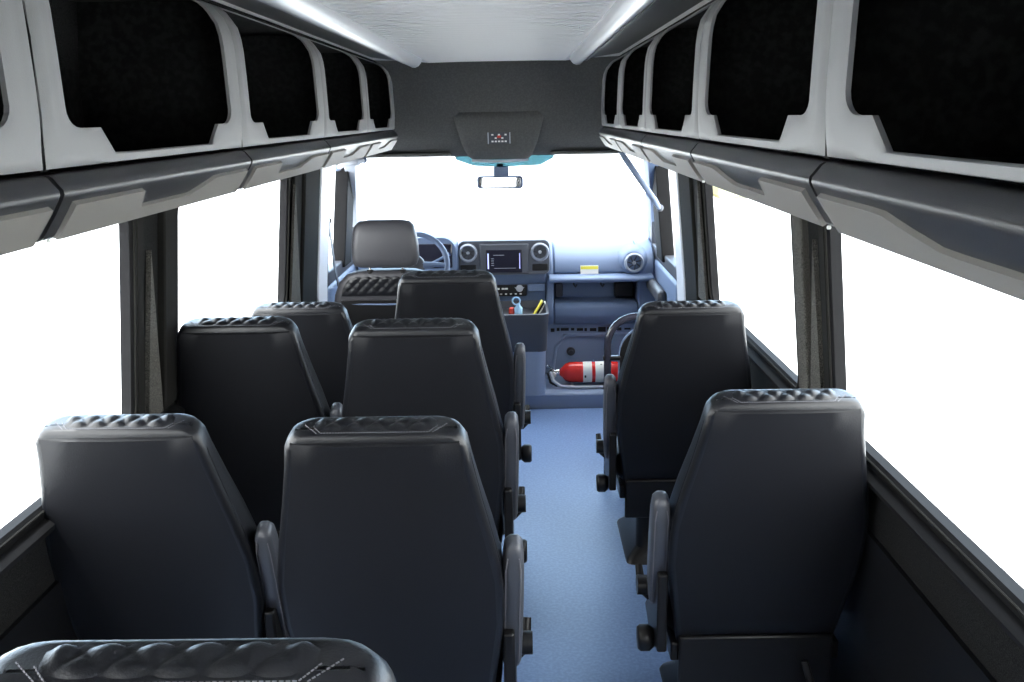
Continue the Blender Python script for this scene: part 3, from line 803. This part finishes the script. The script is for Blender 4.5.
# centre stack below the module
bm = NB(); prism(bm, [(.42, .89), (.06, .89), (.05, .74), (.06, .69), (.09, .66), (.10, .57), (.13, .50), (.13, .30), (.42, .30)], 'x', -.26, .255); obj('centre_stack', bm, 'dash', db, bevel=.01)
bm = NB(); box(bm, -.14, .135, .065, .10, .592, .660); rd = obj('climate_panel', bm, 'blackplastic', db, bevel=.006)
bm = NB()
for i in range(8): box(bm, -.12+i*.03, -.107+i*.03, .060, .07, .602, .610)
for x0 in (-.05, -.02, .0): box(bm, x0, x0+.018, .060, .07, .634, .644)
obj('button', bm, 'white', rd)
bm = NB(); lathe(bm, [(0, .022), (.006, .02)], (.09, .064, .640), (0, -1, 0), 20); o = obj('emblem', bm, 'lightgrey', rd); 
bm = NB(); 
for sx in (-1, 1):
    q = [(.09, .645), (.09+sx*.03, .648), (.09+sx*.022, .638), (.09, .633)]; prism(bm, q, 'y', .055, .06)
obj('emblem_wing', bm, 'lightgrey', rd)
bm = NB(); box(bm, .14, .25, .055, .10, .62, .665); obj('trim_plate', bm, 'dash', db, bevel=.004)
# driver side
prof = [(.42, .885), (.36, .885), (.30, .88), (.20, .90), (.12, .84), (.10, .72), (.14, .58), (.25, .45), (.42, .40)]
bm = NB(); prism(bm, prof, 'x', -.91, -.26); obj('dash_driver_side', bm, 'dash', db, bevel=.015)
bm = NB(); rings = []
for y, f in ((.38, .9), (.10, 1), (-.02, 1.02), (-.04, .97)):
    rings.append([(-.47+x*f, y, .865+(z)*f) for x, z in rrect(-.19, .19, -.10, .11, (.03, .03, .09, .09), 6)])
loft(bm, rings); obj('instrument_hood', bm, 'dash', db, smooth=True)
bm = NB(); box(bm, -.63, -.31, -.05, -.035, .79, .935); obj('instrument_cluster', bm, 'screen', db, bevel=.02)
# kick panel below the passenger shelf
bm = NB(); prism(bm, [(.24, .09), (.265, .09), (.36, .34), (.93, .34), (.93, .42), (.24, .42)], 'y', .10, .15)
obj('kick_frame', bm, 'kick', db, bevel=.008)
bm = NB(); prism(bm, [(.27, .08), (.92, .08), (.92, .345), (.38, .345), (.30, .26)], 'y', .12, .16); kp = obj('kick_panel', bm, 'kick', db, bevel=.008)
bm = NB(); tube(bm, [(.285, .11, .09), (.31, .11, .26), (.385, .11, .335), (.92, .11, .335)], .014, 8); obj('panel_bead', bm, 'kick', kp, smooth=True)
bm = NB(); lathe(bm, [(0, .028), (.012, .026), (.018, .014), (.03, .013)], (.406, .12, .225), (0, -1, 0), 20); obj('panel_knob', bm, 'dashdark', kp, smooth=True)
bm = NB(); random.seed(3); x = .28
while x < .88:
    w_ = random.uniform(.015, .05); box(bm, x, x+w_, .085+random.uniform(0, .01), .12, .352+random.uniform(0, .014), .385-random.uniform(0, .01)); x += w_+random.uniform(.004, .02)
obj('vent_louver', bm, 'blackplastic', db)
# ------------------------------------------------------------------ console with cup tray
cn = thing('centre_console', 'dark floor console with cup tray below the centre screen', 'console', (0, 5.6, 0))
def rb(x0, x1, y0, y1, z, r): return [(x, y, z) for x, y in rrect(x0, x1, y0, y1, (r,)*4, 6)]
bm = NB(); o1 = [rb(-.14, .245, .03, .45, .34, .05), rb(-.145, .25, .01, .45, .45, .05), rb(-.15, .255, 0, .45, .53, .05), rb(-.15, .258, 0, .45, .565, .05), rb(-.135, .243, .015, .44, .568, .04), rb(-.13, .238, .02, .435, .52, .04)]
loft(bm, o1); obj('console_bin', bm, 'dashdark', cn, smooth=True)
bm = NB(); loft(bm, [rb(-.17, .235, .0, .5, .085, .06), rb(-.165, .235, .02, .5, .20, .06), rb(-.15, .24, .03, .5, .345, .05)]); obj('console_base', bm, 'kick', cn, smooth=True)
for cx in (.06, .17):
    bm = NB(); n2 = 24
    loft(bm, [[(cx+math.cos(2*PI*k_/n2)*r_, .13+math.sin(2*PI*k_/n2)*r_, z) for k_ in range(n2)] for r_, z in ((.046, .518), (.046, .527), (.040, .527), (.038, .522))], caps=False); obj('cup_ring', bm, 'blackplastic', cn, smooth=True)
# things in the tray
bt = thing('small_bottle', 'tiny pale blue bottle with a ring cap standing in the console tray', 'bottle', (.083, 5.73, .528))
bm = NB(); lathe(bm, [(0, .022), (.004, .024), (.055, .024), (.068, .012), (.078, .011)], (0, 0, 0), (0, 0, 1), 20); obj('bottle_body', bm, 'paleblue', bt, smooth=True)
bm = NB(); pts = [(-.012+.022*math.cos(a), 0, .095+.022*math.sin(a)) for a in [2*PI*i/14 for i in range(14)]]; tube(bm, pts, .0045, 8, closed=True); obj('ring_cap', bm, 'paleblue', bt, smooth=True)
rc = thing('red_cap', 'small red knob beside the pale blue bottle in the console tray', 'knob', (.045, 5.75, .528))
bm = NB(); lathe(bm, [(0, .020), (.03, .020), (.05, .017), (.054, .008)], (0, 0, 0), (0, 0, 1), 18); obj('cap_body', bm, 'capred', rc, smooth=True)
bm = NB(); lathe(bm, [(0, .022), (.008, .022)], (0, 0, 0), (0, 0, 1), 18); obj('cap_rim', bm, 'dashdark', rc, smooth=True)
yc = thing('folded_card', 'yellow-edged black folder leaning in the right end of the console tray', 'folder', (.195, 5.74, .523))
bm = NB(); q = [(-.035, 0), (-.028, 0), (.030, .095), (.022, .098)]; prism(bm, q, 'y', -.04, .04); obj('yellow_cover', bm, 'yellow', yc, bevel=.002)
bm = NB(); q = [(-.026, 0), (-.014, 0), (.040, .090), (.032, .094)]; prism(bm, q, 'y', -.04, .04); obj('black_cover', bm, 'blackplastic', yc, bevel=.002)
bm = NB(); q = [(-.012, 0), (-.006, 0), (.047, .088), (.042, .091)]; prism(bm, q, 'y', -.04, .04); obj('pale_cover', bm, 'white', yc, bevel=.002)

# ------------------------------------------------------------------ steering wheel
sw = thing('steering_wheel', 'dark steering wheel just right of the driver headrest', 'steering wheel', (-.485, 5.42, .885))
tl = math.radians(28)
def S(a, r, d=0): # wheel plane tilted
    v = Vector((r*math.cos(a), 0, r*math.sin(a))); 
    return Vector((v.x, v.z*math.sin(tl)+d*math.cos(tl), v.z*math.cos(tl)-d*math.sin(tl)))
bm = NB(); tube(bm, [S(2*PI*i/40, .185) for i in range(40)], .0155, 10, closed=True); obj('rim', bm, 'dash', sw, smooth=True)
bm = NB(); n2 = 20
loft(bm, [[S(2*PI*k_/n2, r_, d) for k_ in range(n2)] for r_, d in ((.06, .03), (.065, .0), (.055, -.02), (.03, -.026))]); obj('hub', bm, 'dashdark', sw, smooth=True)
for a in (0, PI, -PI/2):
    bm = NB(); tube(bm, [S(a, .05, .0), S(a+.06, .12, .005), S(a, .18, 0)], [.022, .014, .012], 8); obj('spoke', bm, 'dash' if a == 0 else 'dashdark', sw, smooth=True)
bm = NB(); cyl(bm, S(0, 0, .02), S(0, 0, .80), .035, .05); obj('column', bm, 'dashdark', sw, smooth=True)
bm = NB(); tube(bm, [S(.2, .06, .05), S(.35, .14, .05), S(.4, .21, .045)], [.008, .008, .010], 8); obj('stalk', bm, 'dash', sw, smooth=True)

# ------------------------------------------------------------------ fire extinguisher on its bracket
fx = thing('fire_extinguisher', 'red fire extinguisher with white label lying at the front of the aisle', 'fire extinguisher', (.338, 5.83, .165))
bm = NB(); R0 = .062
lathe(bm, [(-.015, .018), (.0, .03), (.02, .052), (.045, R0), (.33, R0), (.35, .05), (.358, .02)], (0, 0, 0), (1, 0, 0), 32); obj('cylinder_body', bm, 'red', fx, smooth=True)
bm = NB(); n2 = 32
def band(x0, x1, r_, m_, nm, par=fx):
    bm = NB(); loft(bm, [[(x, math.cos(2*PI*k_/n2)*r_, math.sin(2*PI*k_/n2)*r_) for k_ in range(n2)] for x in (x0, x1)]); return obj(nm, bm, m_, par, smooth=True)
lbx = band(.125, .255, R0+.0008, 'white', 'paper_label'); lbx['label'] = 'white wrapped label with a red stripe'
band(.178, .198, R0+.0015, 'red', 'label_stripe', lbx)
bm = NB(); box(bm, .132, .142, -R0-.003, -R0+.004, -.02, -.005); box(bm, .228, .24, -.035, -.03, .052, .056); obj('label_mark', bm, 'blackplastic', lbx)
bm = NB(); lathe(bm, [(0, .02), (.02, .02), (.022, .014), (.05, .014)], (-.015, 0, 0), (-1, 0, 0), 16); obj('valve', bm, 'chrome', fx, smooth=True)
bm = NB(); tube(bm, [(-.045, 0, .0), (-.07, -.01, .03), (-.09, -.01, .045)], .009, 8); tube(bm, [(-.045, 0, -.01), (-.08, -.01, -.02), (-.095, -.01, -.035)], .010, 8); obj('squeeze_handle', bm, 'chrome', fx, smooth=True)
bm = NB(); lathe(bm, [(0, .016), (.01, .016)], (-.05, -.02, -.01), (0, -1, 0), 16); obj('pressure_gauge', bm, 'white', fx)
bm = NB(); tube(bm, [(-.06, -.01, .02), (-.085, -.03, .0), (-.07, -.05, -.05), (-.03, -.07, -.065)], .008, 8); obj('hose', bm, 'blackplastic', fx, smooth=True)
bm = NB(); box(bm, .184, .192, -.01, .01, R0, R0+.016); obj('strap_clip', bm, 'chrome', fx)
br = thing('extinguisher_bracket', 'pale blue-grey wire bracket under the red extinguisher', 'bracket', (.338, 5.83, .085))
bm = NB(); tube(bm, [(-.072, -.03, .09), (-.05, -.06, .04), (-.01, -.09, .018), (.08, -.10, .012), (.30, -.10, .012), (.36, -.08, .02)], .010, 8); obj('wire_rail', bm, 'lightgrey', br, smooth=True)
bm = NB(); tube(bm, [(.02, .09, .012), (.32, .09, .012)], .008, 8); obj('wire_rail', bm, 'lightgrey', br, smooth=True)
for x in (.06, .27):
    bm = NB(); tube(bm, [(x, -.10, .012), (x, 0, .010), (x, .09, .012)], .008, 8); obj('cradle_bar', bm, 'lightgrey', br, smooth=True)

# ------------------------------------------------------------------ tubular rail with modesty panel
rl = thing('modesty_panel', 'black tube framed modesty panel in front of the farther right seat', 'modesty panel', (.49, 4.4, 0))
bm = NB(); pts = [(0, 0, .0), (0, 0, .40), (0, 0, .64)]+[(.13-.13*math.cos(a), 0, .66+.13*math.sin(a)) for a in [PI/2*i/8 for i in range(1, 9)]]+[(.30, 0, .79), (.40, 0, .785), (.43, 0, .76), (.435, 0, .70), (.435, 0, 0)]
tube(bm, pts, .0165, 12); obj('tube_frame', bm, 'tube', rl, smooth=True)
bm = NB(); q = rrect(.055, .42, .08, .735, (.02, .02, .03, .12), 6)
loft(bm, [[(x, -.006, z) for x, z in q], [(x, .010, z) for x, z in q]]); obj('panel', bm, 'blackplastic', rl, bevel=.003)
bm = NB(); pp_ = rrect(.052, .423, .077, .738, (.02, .02, .03, .12), 6); tube(bm, [(x, 0, z) for x, z in pp_], .005, 6, closed=True); obj('panel_edging', bm, 'dash', rl, smooth=True)
for zz in (.60, .15):
    bm = NB(); box(bm, -.02, .06, -.012, .014, zz-.010, zz+.010); obj('clamp', bm, 'blackplastic', rl, bevel=.005)
bm = NB(); lathe(bm, [(0, .035), (.008, .035), (.012, .022)], (0, 0, 0), (0, 0, 1), 20); obj('foot_flange', bm, 'blackplastic', rl, smooth=True)
